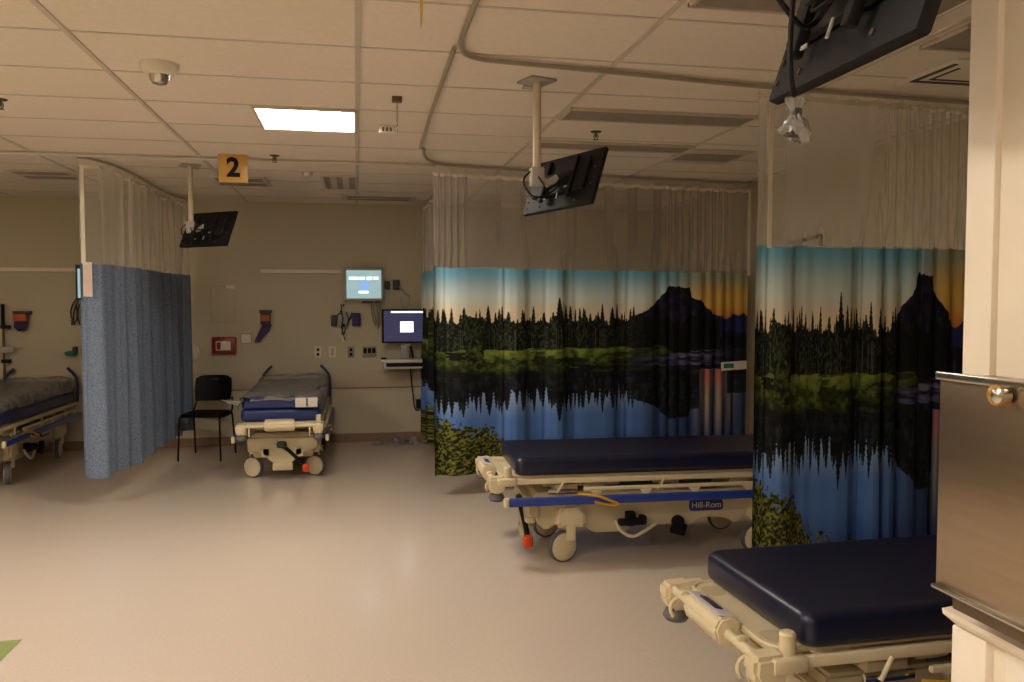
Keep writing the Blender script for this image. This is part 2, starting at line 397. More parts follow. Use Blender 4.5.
# ------------------------------------------------------------------ ceiling screens
def screen(x, y, z, rz, rx, ry, px, py, label, bag=False, plate_z=ZC, scale=1):
    t = thing('ceiling_television', label, 'television', (x,y,z))
    hd = obj('housing', nb(), 'black', t); D.objects.remove(hd)
    rot = (Matrix.Rotation(rz,4,'Z') @ Matrix.Rotation(rx,4,'X') @ Matrix.Rotation(ry,4,'Y'))
    e = rot.to_euler()
    w, h = .26*scale, .16*scale
    b = nb(); bx(b, -w,w,-.006,.02,-h,h,.006); ob = obj('screen_housing', b, 'black', t); ob.rotation_euler = e
    b = nb(); bx(b, -w*.78,w*.72,-.028,-.004,-h*.5,h*.72,.012); ob = obj('back_cover', b, 'blackm', t); ob.rotation_euler = e
    b = nb(); bx(b, -w+.012,w-.012,.019,.0215,-h+.014,h-.014); ob = obj('screen_glass', b, 'lcd', t); ob.rotation_euler = e
    b = nb()
    for sx in (-.1,.1): bx(b, sx-.012,sx+.012,-.045,-.024,-.12,.12,.003)
    bx(b, -.1,.1,-.05,-.03,-.03,.03,.003); ob = obj('mount_bracket', b, 'blackm', t); ob.rotation_euler = e
    for sx, sz in ((-.9,-.8),(-.9,-.55),(-.9,-.3),(.85,-.3),(.85,.3),(.5,-.8),(-.5,-.8)):
        b = nb(); lathe(b, [(.006,0),(.006,.004)], 10, Matrix.Translation((sx*w,-.006,sz*h)) @ Matrix.Rotation(R(90),4,'X'))
        ob = obj('screw', b, 'slot', t); ob.rotation_euler = e
    for s0, s1, z0, z1 in ((.2,.32,-.35,-.29),(-.35,-.25,-.68,-.63),(.05,.08,-.72,-.5)):
        ob = obj('back_label', bx(nb(), s0*w,s1*w,-.034,-.03,z0*h,z1*h,.001), 'lgrey', t); ob.rotation_euler = e
    # pole, joint, ceiling plate
    P = Vector((px-x, py-y, 0)); zb = .0+.02
    back = rot @ Vector((0,-.045,.0))
    b = nb(); tube(b, [(P.x,P.y,plate_z-z-.01),(P.x,P.y,zb-.02)], .021, 16); obj('pole', b, 'pole', t)
    b = nb(); bx(b, P.x-.075,P.x+.075,P.y-.075,P.y+.075,plate_z-z-.014,plate_z-z-.001,.002,rot=Matrix.Rotation(R(20),3,'Z')); bx(b, P.x-.05,P.x+.05,P.y+.09,P.y+.15,plate_z-z-.012,plate_z-z-.001,.002); obj('ceiling_plate', b, 'lgrey', t)
    b = nb(); bx(b, P.x-.035,P.x+.035,P.y-.035,P.y+.035,zb-.05,zb+.05,.008); tube(b, [P+Vector((0,0,zb)), P*.5+back*.5+Vector((0,0,-.02)), back], .022, 10); obj('swivel_joint', b, 'lgrey', t)
    b = nb(); tube(b, smooth_path([P+Vector((-.02,0,zb+.04)), P+Vector((-.09,-.02,zb-.02)), P+Vector((-.03,-.04,-.1)), rot @ Vector((-.02,-.045,-.09)), rot @ Vector((.07,-.05,-.02))]), .005, 6)
    tube(b, smooth_path([P+Vector((.0,-.03,zb)), P+Vector((.03,-.09,-.05)), rot @ Vector((.0,-.08,-.1)), rot @ Vector((.1,-.04,.03))]), .004, 6)
    obj('cable', b, 'black', t)
    return t
t2 = screen(1.078,4.256,2.274, -1.063,-.402,-.05, .932,4.24, 'black television hung on a cream pole, middle one, seen from behind above the scenic curtain')
t1 = screen(-1.211,7.26,2.254, -.623,-.423,-.005, -1.361,7.349, 'farthest small black television hanging on a pole beside the number sign')
t3 = screen(.832,1.266,2.173, -1.661,-.304,.053, .72,1.26, 'nearest black television seen from behind, cut off by the top right edge')
# cable with a bagged plug hanging from the nearest screen
def ray(px, py, d):
    yaw, pit = .1865, -.0455
    fw = Vector((math.sin(yaw)*math.cos(pit), math.cos(yaw)*math.cos(pit), math.sin(pit)))
    r = Vector((math.cos(yaw), -math.sin(yaw), 0)); u = r.cross(fw)
    return Vector((0,0,H)) + (fw + r*(px-512)/824 - u*(py-341)/824)*d
t = thing('bagged_cable', 'black cable ending in a knotted clear plastic bag, hanging by the nearest television', 'cable', ray(795,140,1.3))
o0 = t.location
pts = [ray(797,-30,1.33), ray(793,0,1.3), ray(790,40,1.28), ray(790,70,1.28), ray(795,103,1.3)]
obj('cord', tube(nb(), [p-o0 for p in smooth_path(pts)], .0042, 8), 'black', t)
b = nb(); random.seed(3)
prof = [(.006,.062),(.022,.058),(.009,.034),(.008,.028),(.022,.012),(.032,-.008),(.028,-.02),(.012,-.022)]
seg = 20; rings = []
for rr, z in prof: rings.append([b.verts.new(((rr*(1+.45*random.uniform(-1,1)))*math.cos(2*PI*k/seg), rr*(1+.3*random.uniform(-1,1))*math.sin(2*PI*k/seg), z+random.uniform(-.005,.005)-(.010*math.cos(2*PI*k/seg) if z < 0 else 0))) for k in range(seg)])
for A, B in zip(rings, rings[1:]):
    for k in range(seg): b.faces.new([A[k],A[(k+1)%seg],B[(k+1)%seg],B[k]])
bmesh.ops.scale(b, vec=(.72,.72,.72), verts=b.verts[:]); bg = obj('bag', b, 'film', t, sharp=10); bg.location.z = .02
b = nb(); bx(b, -.012,.014,-.01,.01,.005,.034,.003); bx(b, -.006,.008,-.008,.008,.032,.05,.002); obj('plug', b, 'dgrey', t)

# ------------------------------------------------------------------ curtains
def resample(pts, n):
    P = np.array([tuple(p)[:2] for p in smooth_path([Vector((x,y,0)) for x, y in pts], 3)])
    d = np.r_[0, np.cumsum(np.linalg.norm(np.diff(P, axis=0), axis=1))]
    s = np.linspace(0, d[-1], n)
    return np.stack([np.interp(s, d, P[:,0]), np.interp(s, d, P[:,1])], 1), s
def grid_mesh(name, V, nu, nv, m, parent, col=None):
    me = D.meshes.new(name); me.vertices.add(nu*nv); me.vertices.foreach_set('co', V.reshape(-1).astype(np.float32))
    i = np.arange((nu-1)*(nv-1)); a = (i//(nv-1))*nv+i % (nv-1)
    q = np.stack([a, a+nv, a+nv+1, a+1], 1).reshape(-1).astype(np.int32); nf = len(i)
    me.loops.add(nf*4); me.loops.foreach_set('vertex_index', q)
    me.polygons.add(nf); me.polygons.foreach_set('loop_start', (np.arange(nf)*4).astype(np.int32)); me.polygons.foreach_set('loop_total', np.full(nf,4,np.int32))
    me.update(); me.validate(); me.shade_smooth()
    if col is not None:
        at = me.color_attributes.new('Print', 'FLOAT_COLOR', 'POINT')
        at.data.foreach_set('color', np.concatenate([col, np.ones((len(col),1))], 1).reshape(-1).astype(np.float32))
    me.materials.append(M[m]); o = D.objects.new(name, me); COL.objects.link(o); o.parent = parent; return o
def folds(s, L, wl, amp, seed, soft=False):
    rs = np.random.RandomState(seed); t = s/L
    w = wl(t); ds = np.gradient(s); ph = np.cumsum(2*PI*ds/w)
    ph = ph + .9*np.sin(2*PI*s/1.07+rs.rand()*6) + .6*np.sin(2*PI*s/.53+rs.rand()*6)
    a = amp(t)*(1+.35*np.sin(2*PI*s/.71+rs.rand()*6))
    y = np.sin(ph)+.12*np.sin(2*ph+.8) if soft else np.tanh(1.6*np.sin(ph))+.22*np.sin(2*ph+.8)+.06*np.sin(5*ph+1)
    return y*a, ph
def surf(P, s, L, zs, dfun, zref):
    T = np.gradient(P, axis=0); T /= np.linalg.norm(T, axis=1)[:,None]; N = np.stack([-T[:,1], T[:,0]], 1)
    V = np.zeros((len(s), len(zs), 3)); d, ph = dfun
    for j, z in enumerate(zs):
        k = (zref-z)/zref                                   # 0 at top, 1 at floor
        dd = d*(.55+.6*k) + .012*k*np.sin(ph*.5+1.3)
        tt = .018*np.sin(ph*1.0+1.1)*(d*0+1)*(.4+.6*k)*min(1, L)
        V[:,j,0] = P[:,0]+N[:,0]*dd+T[:,0]*tt; V[:,j,1] = P[:,1]+N[:,1]*dd+T[:,1]*tt; V[:,j,2] = z+.004*np.sin(ph+.4)
    return V
def vn(u, v, seed, fu, fv):
    rs = np.random.RandomState(seed); n = 128; G = rs.rand(n, n)
    x = u*fu; y = v*fv; xi = np.floor(x).astype(int); yi = np.floor(y).astype(int); fx = x-xi; fy = y-yi
    fx = fx*fx*(3-2*fx); fy = fy*fy*(3-2*fy); g = lambda a, b: G[a % n, b % n]
    return (g(xi,yi)*(1-fx)+g(xi+1,yi)*fx)*(1-fy)+(g(xi,yi+1)*(1-fx)+g(xi+1,yi+1)*fx)*fy
def fbm(u, v, seed, fu, fv, o=4):
    t = 0; a = .5
    for k in range(o): t = t+a*vn(u, v, seed+k, fu*2**k, fv*2**k); a *= .5
    return t/(1-.5**o)
def lin(c): return np.array(s2l(c))
def landscape(u, v):
    """the printed lake scene: u across the cloth, v up from the hem"""
    sh = u.shape; C = np.zeros(sh+(3,))
    mixc = lambda A, B, k: A*(1-k[...,None])+B*k[...,None]
    ss = lambda a, b, x: np.clip((x-a)/(b-a), 0, 1)**2*(3-2*np.clip((x-a)/(b-a), 0, 1))
    # sky
    top, mid_, low = lin((108,174,202)), lin((214,228,222)), lin((236,216,184))
    k = ss(.78,.99,v); C[:] = mixc(mixc(np.broadcast_to(low, sh+(3,)), mid_, ss(.76,.87,v)), top, ss(.84,1.0,v))
    sun = ss(.70,.86,u)
    sk = mixc(mixc(np.broadcast_to(lin((206,104,58)), sh+(3,)), lin((222,182,92)), ss(.72,.83,v)), lin((150,160,140)), ss(.85,1.0,v))
    C = mixc(C, sk, sun)
    # far blue range at the right
    far = .725+.035*np.abs(np.sin(u*34))+.03*fbm(u,v*0,5,30,1)
    C = mixc(C, np.broadcast_to(lin((34,40,92)), sh+(3,)), ((v < far) & (u > .8)).astype(float))
    # mesa-like mountain
    pu = [0,.58,.62,.65,.69,.71,.725,.735,.80,.81,.84,.87,.885,.90,.94,1.0]
    pv = [.0,.70,.765,.79,.84,.87,.91,.92,.915,.865,.84,.79,.74,.69,.68,.66]
    mt = np.interp(u, pu, pv)+.012*(fbm(u,v*0,9,120,1)-.5)
    mc = mixc(np.broadcast_to(lin((16,15,30)), sh+(3,)), lin((40,36,64)), ss(.45,.7,fbm(u,v,21,60,26)))
    C = mixc(C, mc, ((v < mt) & (u > .6)).astype(float))
    # forest band
    rs = np.random.RandomState(11)
    grass_top = .60+.018*(fbm(u,v*0,33,26,1)-.5)
    tree = np.zeros(sh); tone = np.zeros(sh)
    base_mask = (v < .745+.045*(fbm(u,v*0,3,44,1)-.5)*2) & (v > .56) & (u < .9)
    tree[base_mask] = 1
    us = np.linspace(-.01,.72,60)+rs.uniform(-.009,.009,60)
    def fir(uc, tp, hw, sgn=1, ref=.6):
        tt = (tp-v) if sgn > 0 else (v-tp)
        hgt = (tp-ref) if sgn > 0 else (ref-tp)
        f = tt/max(hgt,.01)
        saw = (tt*55+uc*91) % 1.0
        saw2 = (tt*48+uc*57) % 1.0
        return (np.abs(u-uc) < hw*(.05+.95*np.clip(f,0,1)**.75)*(.62+.38*np.where(u > uc, saw, saw2))+.0012*(EN-.5)) & (tt > 0) & (f < 1)
    EN = fbm(u,v,17,300,150,2)
    trees = []
    for uc in us:
        tp = .74+.075*rs.rand()**1.3; hw = rs.uniform(.010,.021); trees.append((uc,tp,hw))
    trees += [(.035,.80,.016),(.085,.81,.02),(.20,.815,.016),(.37,.86,.021),(.355,.79,.014),(.515,.83,.014),(.13,.80,.012),(.56,.83,.013),(.46,.80,.015),(.26,.79,.014),(.61,.80,.014),(.155,.815,.026),(.03,.80,.024),(.19,.80,.018),(.22,.79,.02),(.395,.82,.018),(.29,.78,.02),(.33,.785,.018)]
    for i, (uc,tp,hw) in enumerate(trees):
        m_ = fir(uc,tp,hw,1,.50 if hw > .0235 else .6); tree[m_] = 1; tone[m_] = (i*37 % 10)/10 if hw < .0235 else -.4
    tc = mixc(np.broadcast_to(lin((6,9,6)), sh+(3,)), lin((66,78,48)), np.clip((fbm(u,v,41,220,90)-.46)*2.6+tone*.34-.1+.25*(fbm(u,v*0,45,40,1)-.5),0,1)*ss(.8,.3,u))
    trunks = ((np.sin(u*900+np.sin(u*170)*4) > .93) & (v < .70) & (fbm(u,v*0,77,60,1) > .5) & (u < .6)).astype(float)*.55
    tc = mixc(tc, np.broadcast_to(lin((110,104,90)), sh+(3,)), trunks)
    C = mixc(C, tc, tree)
    # bright bush left + grass bank
    bush = np.exp(-((u-.115)/.03)**2-((v-.585)/.075)**2) > .45
    bc = mixc(np.broadcast_to(lin((12,18,8)), sh+(3,)), lin((84,98,36)), np.clip((fbm(u,v,51,130,70)-.35)*2.2,0,1))
    bank = ((v < grass_top) & (v > .475)).astype(float)*(u < .74+.02*np.sin(v*60))
    gc = mixc(np.broadcast_to(lin((40,52,16)), sh+(3,)), lin((122,136,56)), np.clip((fbm(u,v,61,60,50)-.3)*2+.8*ss(.54,.60,v)-.2,0,1)*(1-.75*ss(.45,.72,u)))
    gc = mixc(gc, np.broadcast_to(lin((16,20,10)), sh+(3,)), np.clip(ss(.53,.475,v)*.85+.75*(fbm(u,v,65,16,46)>.56)+.5*ss(.16,.02,u),0,1))
    C = mixc(C, gc, bank); C = mixc(C, bc, bush.astype(float))
    C = mixc(C, np.broadcast_to(lin((14,14,18)), sh+(3,)), ((v < .655+.03*(fbm(u,v*0,35,70,1)-.5)-.0) & (v > .475) & (u > .94)).astype(float))
    # river strip on the right
    rv = ((v < .585-.03*ss(.95,.62,u)) & (v > .50) & (u > .60+.9*np.abs(v-.535))).astype(float)
    rc = mixc(np.broadcast_to(lin((26,28,46)), sh+(3,)), lin((120,120,156)), np.clip((fbm(u,v,71,22,90)-.42)*2.4,0,1)*ss(.98,.80,u)*ss(.6,.72,u))
    C = mixc(C, rc, rv)
    # water
    wt = v < .477
    water = mixc(mixc(np.broadcast_to(lin((38,64,128)), sh+(3,)), lin((80,118,180)), ss(.0,.22,v)), lin((150,172,206)), ss(.24,.42,v))
    water = mixc(water, np.broadcast_to(lin((34,40,70)), sh+(3,)), ss(.50,.8,u)*.8)
    sr = mixc(np.broadcast_to(lin((190,170,130)), sh+(3,)), lin((226,110,40)), ss(.30,.46,v))
    water = mixc(water, sr, ss(.80,.86,u)*ss(.99,.9,u)*.62*ss(.05,.3,v)*(.55+.45*np.sin(u*330)))
    C = mixc(C, water, wt.astype(float))
    rf = np.zeros(sh)
    jag = .385+.06*(fbm(u,v*0,83,60,1)-.5)*2
    rf[(v > jag) & wt & (u < .72)] = 1
    for (uc,tp,hw) in trees:
        tp2 = .475-(tp-.60)*.92; m_ = fir(uc+.003*np.sin(uc*50),tp2,hw*.95,-1,.475) & wt; rf[m_] = 1
    mt2 = .475-(mt-.56)*.72
    rf[(v > mt2) & wt & (u > .62) & (u < .83)] = 1
    rf[(v > .34) & wt & (u > .93)] = .9
    ripple = .12*(fbm(u,v,93,20,120) > .62)
    rfc = mixc(np.broadcast_to(lin((7,9,14)), sh+(3,)), lin((50,62,70)), np.clip((fbm(u,v,95,110,30)-.5)*1.6,0,1)+ripple)
    C = mixc(C, rfc, rf)
    # foreground bushes bottom left
    fh = np.interp(u, [0,.05,.1,.14,.19,.24,.32,.45,1], [.25,.26,.21,.23,.17,.11,.08,.04,.02])+.14*(fbm(u,v,97,90,60)-.5)
    fb = (v < fh).astype(float)
    fc = mixc(np.broadcast_to(lin((14,20,8)), sh+(3,)), lin((132,134,50)), np.clip((fbm(u,v,99,190,140)-.42)*2.8,0,1))
    C = mixc(C, fc, fb)
    return C
def curtain(label, path, umap, zsplit, ztop, zbot, wl, amp, seed, fabric='print', sheer='sheer', nu=900, nv=300, group=None, hooks=True, uv=None, mesh_wl=None, mesh_amp=None):
    P, s = resample(path, nu); L = s[-1]
    c = P.mean(0); base = (float(c[0]), float(c[1]), 0)
    t = thing('privacy_curtain', label, 'curtain', base, group=group)
    P = P-c; fd = folds(s, L, wl, amp, seed)
    fm = folds(s, L, mesh_wl or wl, mesh_amp or amp, seed, True)
    zs = np.linspace(zbot, zsplit, nv)
    V = surf(P, s, L, zs, fd, ztop)
    col = None
    if fabric == 'print':
        U = np.broadcast_to(umap(s/L)[:,None], (nu,nv)); VV = np.broadcast_to(((zs-zbot)/(zsplit-zbot))[None,:], (nu,nv))
        col = landscape(U.copy(), VV.copy()).reshape(-1,3)
    grid_mesh('fabric_panel', V, nu, nv, fabric, t, col)
    zm = np.linspace(zsplit, ztop, 8)
    kk = np.linspace(0,1,8)
    Vm = surf(P, s, L, zm, fm, ztop); Vb = surf(P, s, L, zm, fd, ztop)
    kk = np.clip(kk*4, 0, 1); Vm = Vb*(1-kk)[None,:,None]+Vm*kk[None,:,None]
    Vm[:,-1,2] -= .012*np.abs(np.sin(s/.15*PI+.3))                 # sag between hooks
    grid_mesh('mesh_panel', Vm, nu, 8, sheer, t)
    # heading tape and hooks
    Vt = np.stack([Vm[:,-1]+[0,0,-.028], Vm[:,-1]+[0,0,.0]], 1); Vt[:,:,1] -= .002
    grid_mesh('heading_tape', Vt, nu, 2, 'whitet', t)
    Vh = np.stack([V[:,-1]+[0,-.002,-.01], V[:,-1]+[0,-.002,.006]], 1)
    grid_mesh('seam_tape', Vh, nu, 2, 'denim' if fabric == 'denim' else 'sheer2', t)
    if hooks:
        n = int(L/.15)
        for k in range(n+1):
            i = min(nu-1, int(k*.15/L*nu)); p = Vm[i,-1]
            bb = nb(); tube(bb, [(0,0,-.02),(0,0,.0),(0,0,max(.012, zt-ztop-.014))], .0035, 5); bx(bb, -.006,.006,-.006,.006,-.012,.004)
            obj('hook', bb, 'white', t, loc=tuple(p))
    return t, V, Vm
cst = lambda a: (lambda t: np.full_like(t, a))
def wl_mid(t): return np.where(t < .70, .42, .11)
def amp_mid(t): return np.where(t < .70, .030, .022)
k1 = [(.62,6.815),(.80,6.86),(1.43,6.97),(2.31,7.2),(3.68,7.33)]
tm, Vmid, _ = curtain('wide privacy curtain printed with forest lake and mountain, behind the middle stretcher', k1, lambda t: t*1.0,
        1.935, ZC-.075, .19, wl_mid, amp_mid, 7, nu=1100, nv=340, sheer='sheer2',
        mesh_wl=lambda t: np.where(t < .1, .06, np.where((t > .72) & (t < .93), .07, .27)), mesh_amp=lambda t: np.where(t < .1, .035, np.where((t > .72) & (t < .93), .03, .010)))
def wl_r(t): return np.where(t < .46, .27, .12)
k2 = [(2.09,4.08),(2.4,4.10),(3.70,4.2)]
tr_, Vr, _ = curtain('nearest privacy curtain printed with forest lake scene, behind the front stretcher', k2, lambda t: t*1.15,
        1.945, ZC-.045, .20, wl_r, lambda t: np.where(t < .46, .026, .022), 12, nu=900, nv=340, sheer='sheer2',
        mesh_wl=lambda t: np.where(t < .5, .3, .06), mesh_amp=lambda t: np.where(t < .5, .010, .012))
k3 = [(.79,8.75),(.80,9.1),(.77,9.72)]
curtain('bunched scenic curtain edge beside the wall computer, left of the middle curtain', k3, lambda t: .12+.1*t,
        1.98, ZC-.06, .12, cst(.11), cst(.035), 3, nu=160, nv=200, sheer='sheer2')
tl_, Vl, Vlm = curtain('plain mottled blue privacy curtain with white netting top, left of the black chair', left_path, None,
        1.945, ZC-.06, .235, lambda t: .27+.0*t, cst(.045), 5, fabric='denim', nu=500, nv=30, sheer='sheer')
# care tag on the blue curtain and white netting edges
b = nb(); bx(b, -.032,.032,-.003,.003,0,.27,.001); o = obj('care_tag', b, 'frost', tl_); o.location = Vector(Vl[16,-1])+Vector((0,-.05,-.255)); o.rotation_euler = (0,0,R(10))
b = nb(); bx(b, -.026,.026,-.004,-.003,.02,.25); o2 = obj('tag_print', b, mat('pale_pink_print',(216,192,178),.6), o)
def edge_strip(t, V, i, w, zoff):
    bb = nb(); p = [Vector(V[i,j]) for j in range(V.shape[1])]; tt = Vector(V[min(i+3,V.shape[0]-1),0])-Vector(V[i-3 if i > 3 else 0,0]); tt.z = 0; tt.normalize()
    vs = [(bb.verts.new(q-tt*w+Vector((0,-.006,0))), bb.verts.new(q+tt*w+Vector((0,-.006,0)))) for q in p]
    for a, c in zip(vs, vs[1:]): bb.faces.new([a[0],a[1],c[1],c[0]])
    obj('netting_seam', bb, 'whitet', t)
edge_strip(tl_, Vlm, 6, .016, 0)
_, _, = 0, 0
# white seam down the nearest netting
bb = nb(); pm = tr_.location
px_ = Vector((2.155,4.06,0))-Vector(pm)
bx(bb, px_.x-.012,px_.x+.012,px_.y-.004,px_.y,1.93,ZC-.06); obj('netting_seam', bb, 'whitet', tr_)
px_ = Vector((3.665,7.30,0))-Vector(tm.location)
bb = nb(); bx(bb, px_.x-.014,px_.x+.014,px_.y-.004,px_.y,1.9,ZC-.08); obj('netting_seam', bb, 'whitet', tm)
# clip-on instruction tag on the scenic curtain
b = nb(); bx(b, -.13,.13,-.004,.004,-.04,.04,.006,rot=Matrix.Rotation(R(-3),3,'Y'))
o = obj('care_tag', b, 'frost', tm); o.location = Vector((3.49,7.22,1.05))-Vector(tm.location)
b = nb(); bx(b, -.105,-.005,-.007,-.004,-.022,.022); obj('tag_print', b, 'teal', o)

# ------------------------------------------------------------------ stretchers
def stretcher(label, x, y, rz, mattress='navy', handles=False, bed=True, swivel=18):
    t = thing('hospital_stretcher', label, 'stretcher', (x,y,0), rz, group=None)
    # base shroud
    prof = [(-.86,.44),(-.88,.34),(-.84,.23),(-.79,.195),(-.72,.235),(-.56,.235),(-.50,.18),(-.46,.17),(-.26,.17),(-.22,.22),(-.10,.22),(-.04,.20),(.03,.21),(.08,.185),
            (.14,.185),(.21,.225),(.32,.245),(.42,.225),(.48,.19),(.54,.25),(.76,.25),(.80,.22),(.87,.25),(.90,.34),(.88,.44)]
    obj('base_shroud', prism(nb(), prof, 'y', -.27,.27,.012), 'creamd', t)
    for s in (-1,1):
        b = nb(); prism(b, [(-.31,.40),(-.31,.30),(-.20,.27),(-.12,.20),(-.07,.16),(.07,.16),(.12,.20),(.20,.27),(.31,.30),(.31,.40)], 'x', s*.91, s*.85, .008)
        bx(b, min(s*.92,s*.86),max(s*.92,s*.86),-.09,.09,.10,.17,.008)
        obj('base_end_cover', b, 'creamd', t)
    for sx in (-1,1):
        for sy in (-1,1):
            cx, cy = sx*.645, sy*.285
            b = nb(); prism(b, [(cx-.10,.225),(cx-.095,.30),(cx-.06,.37),(cx+.05,.38),(cx+.095,.32),(cx+.10,.225)], 'y', cy-.05,cy+.045,.022)
            bx(b, cx-.03,cx+.03,cy-.036,cy-.028,.14,.27,.003); bx(b, cx-.03,cx+.03,cy+.028,cy+.036,.14,.27,.003)
            c = obj('caster', b, 'cream', t)
            mt = Matrix.Translation((cx-.045,cy,.1)) @ Matrix.Rotation(R(swivel*(1 if sx < 0 else .4)),4,'Z') @ Matrix.Rotation(R(90),4,'X')
            obj('tyre', lathe(nb(), [(.085,-.024),(.097,-.02),(.1,-.008),(.1,.008),(.097,.02),(.085,.024)], 32, mt), 'grey', c)
            obj('wheel_cover', lathe(nb(), [(.03,-.030),(.08,-.028),(.088,-.023),(.088,.023),(.08,.028),(.03,.030)], 32, mt), 'cream', c)
    # pedals
    n0 = set(D.objects)
    for s in (-1,1):
        b = nb(); bx(b, -.26,-.08,s*.33-.03,s*.33+.03,.285,.325,.012); bx(b, -.20,-.14,s*.28-.04,s*.28+.04,.27,.36,.01); bx(b, -.12,-.08,s*.33-.035,s*.33+.035,.30,.345,.01)
        obj('pump_pedal', b, 'black', t)
        obj('pedal_guard', tube(nb(), smooth_path([(-.27,s*.30,.31),(-.25,s*.32,.25),(-.17,s*.33,.20),(-.08,s*.32,.24),(0,s*.30,.28)]), .011, 8), 'cream', t)
        b = nb(); lathe(b, [(.04,0),(.04,.03)], 16, Matrix.Translation((.14,s*.285-.015,.29)) @ Matrix.Rotation(R(90),4,'X')); bx(b, .10,.20,s*.30-.02,s*.30+.02,.20,.28,.01,rot=Matrix.Rotation(R(15),3,'Y'))
        obj('release_pedal', b, 'black', t)
        bd = obj('maker_badge', prism(nb(), rrect(.23,.46,.345,.415,.02), 'y', s*.279, s*.268), 'badge', t)
        text_mesh('Hill-Rom', .056, 'white', bd, (.345, s*.281, .381), (R(90),0,0 if s < 0 else PI))
    for o in set(D.objects)-n0:
        if o.parent == t: o.location.x = -.08; o.location.z = -.055
    b = nb(); tube(b, smooth_path([(-.90,.02,.33),(-.92,-.03,.31),(-.91,-.10,.24),(-.90,-.17,.16),(-.90,-.2,.13)]), .018, 8)
    bp = obj('brake_pedal', b, 'black', t)
    obj('pedal_tip', bx(nb(), -.93,-.87,-.235,-.175,.075,.155,.018), 'orange', bp)
    obj('pedal_collar', bx(nb(), -.945,-.885,-.04,.05,.31,.37,.018), 'greenp', bp)
    for q in (-.145,.145): obj('pedal_mount', bx(nb(), -.91,-.84,q-.045,q+.045,.22,.32,.02), 'cream', t)
    # lift columns and under-frame
    for s in (-1,1):
        obj('lift_column', lathe(nb(), [(.085,.43),(.085,.445),(.07,.45),(.07,.49)], 24, Matrix.Translation((s*.48,0,0))), 'lgrey', t)
    b = nb(); bx(b, -.80,.80,-.20,-.15,.50,.54,.006); bx(b, -.80,.80,.15,.20,.50,.54,.006); bx(b, -.55,-.42,-.28,.28,.505,.545,.006); bx(b, .42,.55,-.28,.28,.505,.545,.006)
    bx(b, -.75,-.6,-.31,.31,.49,.54,.008)
    obj('under_frame', b, 'creamd', t)
    b = nb(); bx(b, -.4,.38,-.13,.13,.50,.555,.01); bx(b, -.3,-.1,-.29,-.2,.49,.54,.01); bx(b, .1,.3,-.28,-.2,.5,.54,.01); tube(b, smooth_path([(-.5,-.27,.5),(-.2,-.29,.53),(.2,-.29,.48),(.5,-.27,.5)]), .008, 6)
    tube(b, smooth_path([(-.5,.27,.5),(-.2,.29,.53),(.2,.29,.48),(.5,.27,.5)]), .008, 6)
    obj('mechanism', b, 'dgrey', t)
    # top frame
    b = nb()
    for s in (-1,1): bx(b, -1.08,1.02,s*.345-.014,s*.345+.014,.555,.592,.006)
    for xx in (-.9,-.3,.3,.95): bx(b, xx-.02,xx+.02,-.34,.34,.556,.585,.004)
    obj('frame', b, 'cream', t)
    obj('foot_bar', tube(nb(), [(-1.14,-.33,.585),(-1.14,.33,.585)], .017, 12), 'cream', t)
    for s in (-1,1):
        b = nb(); t_ = bmesh.new()
        prism(b, [(-1.175,.605),(-1.07,.61),(-1.06,.55),(-1.09,.50),(-1.15,.50),(-1.18,.55)], 'y', s*.375, s*.29, .014)
        bx(b, -1.12,-1.0, s*.36-.02, s*.36+.02,.55,.60,.01)
        c = obj('corner_bracket', b, 'cream', t, sharp=60)
        obj('bumper', lathe(nb(), [(.02,.508),(.04,.50),(.052,.475),(.04,.458),(.02,.452)], 20, Matrix.Translation((-1.12,s*.335,0))), 'grey', c)
        if s < 0: obj('pole_socket', lathe(nb(), [(.026,.585),(.026,.66),(.020,.668),(.012,.669)], 18, Matrix.Translation((-1.05,s*.335,0))), 'cream', c)
        bb = nb(); bx(bb, -1.08,-1.04,s*.375-.003,s*.375+.003,.575,.587); obj('warning_sticker', bb, 'red', c)
        b = nb(); tube(b, smooth_path([(-1.14,s*.26,.57),(-1.17,s*.26,.56),(-1.18,s*.26,.53),(-1.165,s*.26,.50)]), .007, 8); obj('hook', b, 'cream', t)
        b = nb(); bx(b, -1.155,-1.115,s*.215-.01,s*.215+.01,.595,.615,.004); obj('bar_clip', b, 'cream', t)
    b = nb(); prism(b, [(-1.19,.60),(-1.17,.635),(-1.13,.645),(-1.095,.63),(-1.095,.60),(-1.105,.555),(-1.14,.535),(-1.175,.55)], 'y', -.13,.13,.008); sc = obj('scale_display', b, 'cream', t, sharp=60)
    rr = Matrix.Rotation(R(12),3,'Y')
    obj('display_label', bx(nb(), -1.175,-1.105,-.12,.12,.640,.644,.001,rot=rr), 'lilac', sc)
    obj('display_screen', bx(nb(), -1.155,-1.125,-.06,.06,.6425,.6475,.001,rot=rr), 'lcd', sc)
    # deck
    b = nb(); prism(b, rrect(-1.09,.98,-.315,.315,.07), 'z', .588,.602,.003); obj('deck', b, 'cream', t)
    b = nb(); tube(b, [(px,py,.602) for px, py in rrect(-1.085,.975,-.31,.31,.07)], .008, 6, closed=True); obj('deck_rim', b, 'cream', t)
    for s in (-1,1):
        obj('hand_hole', prism(nb(), rrect(-1.065,-.985,s*.215-.05,s*.215+.05,.035), 'z', .600,.6035), 'creamd', t)
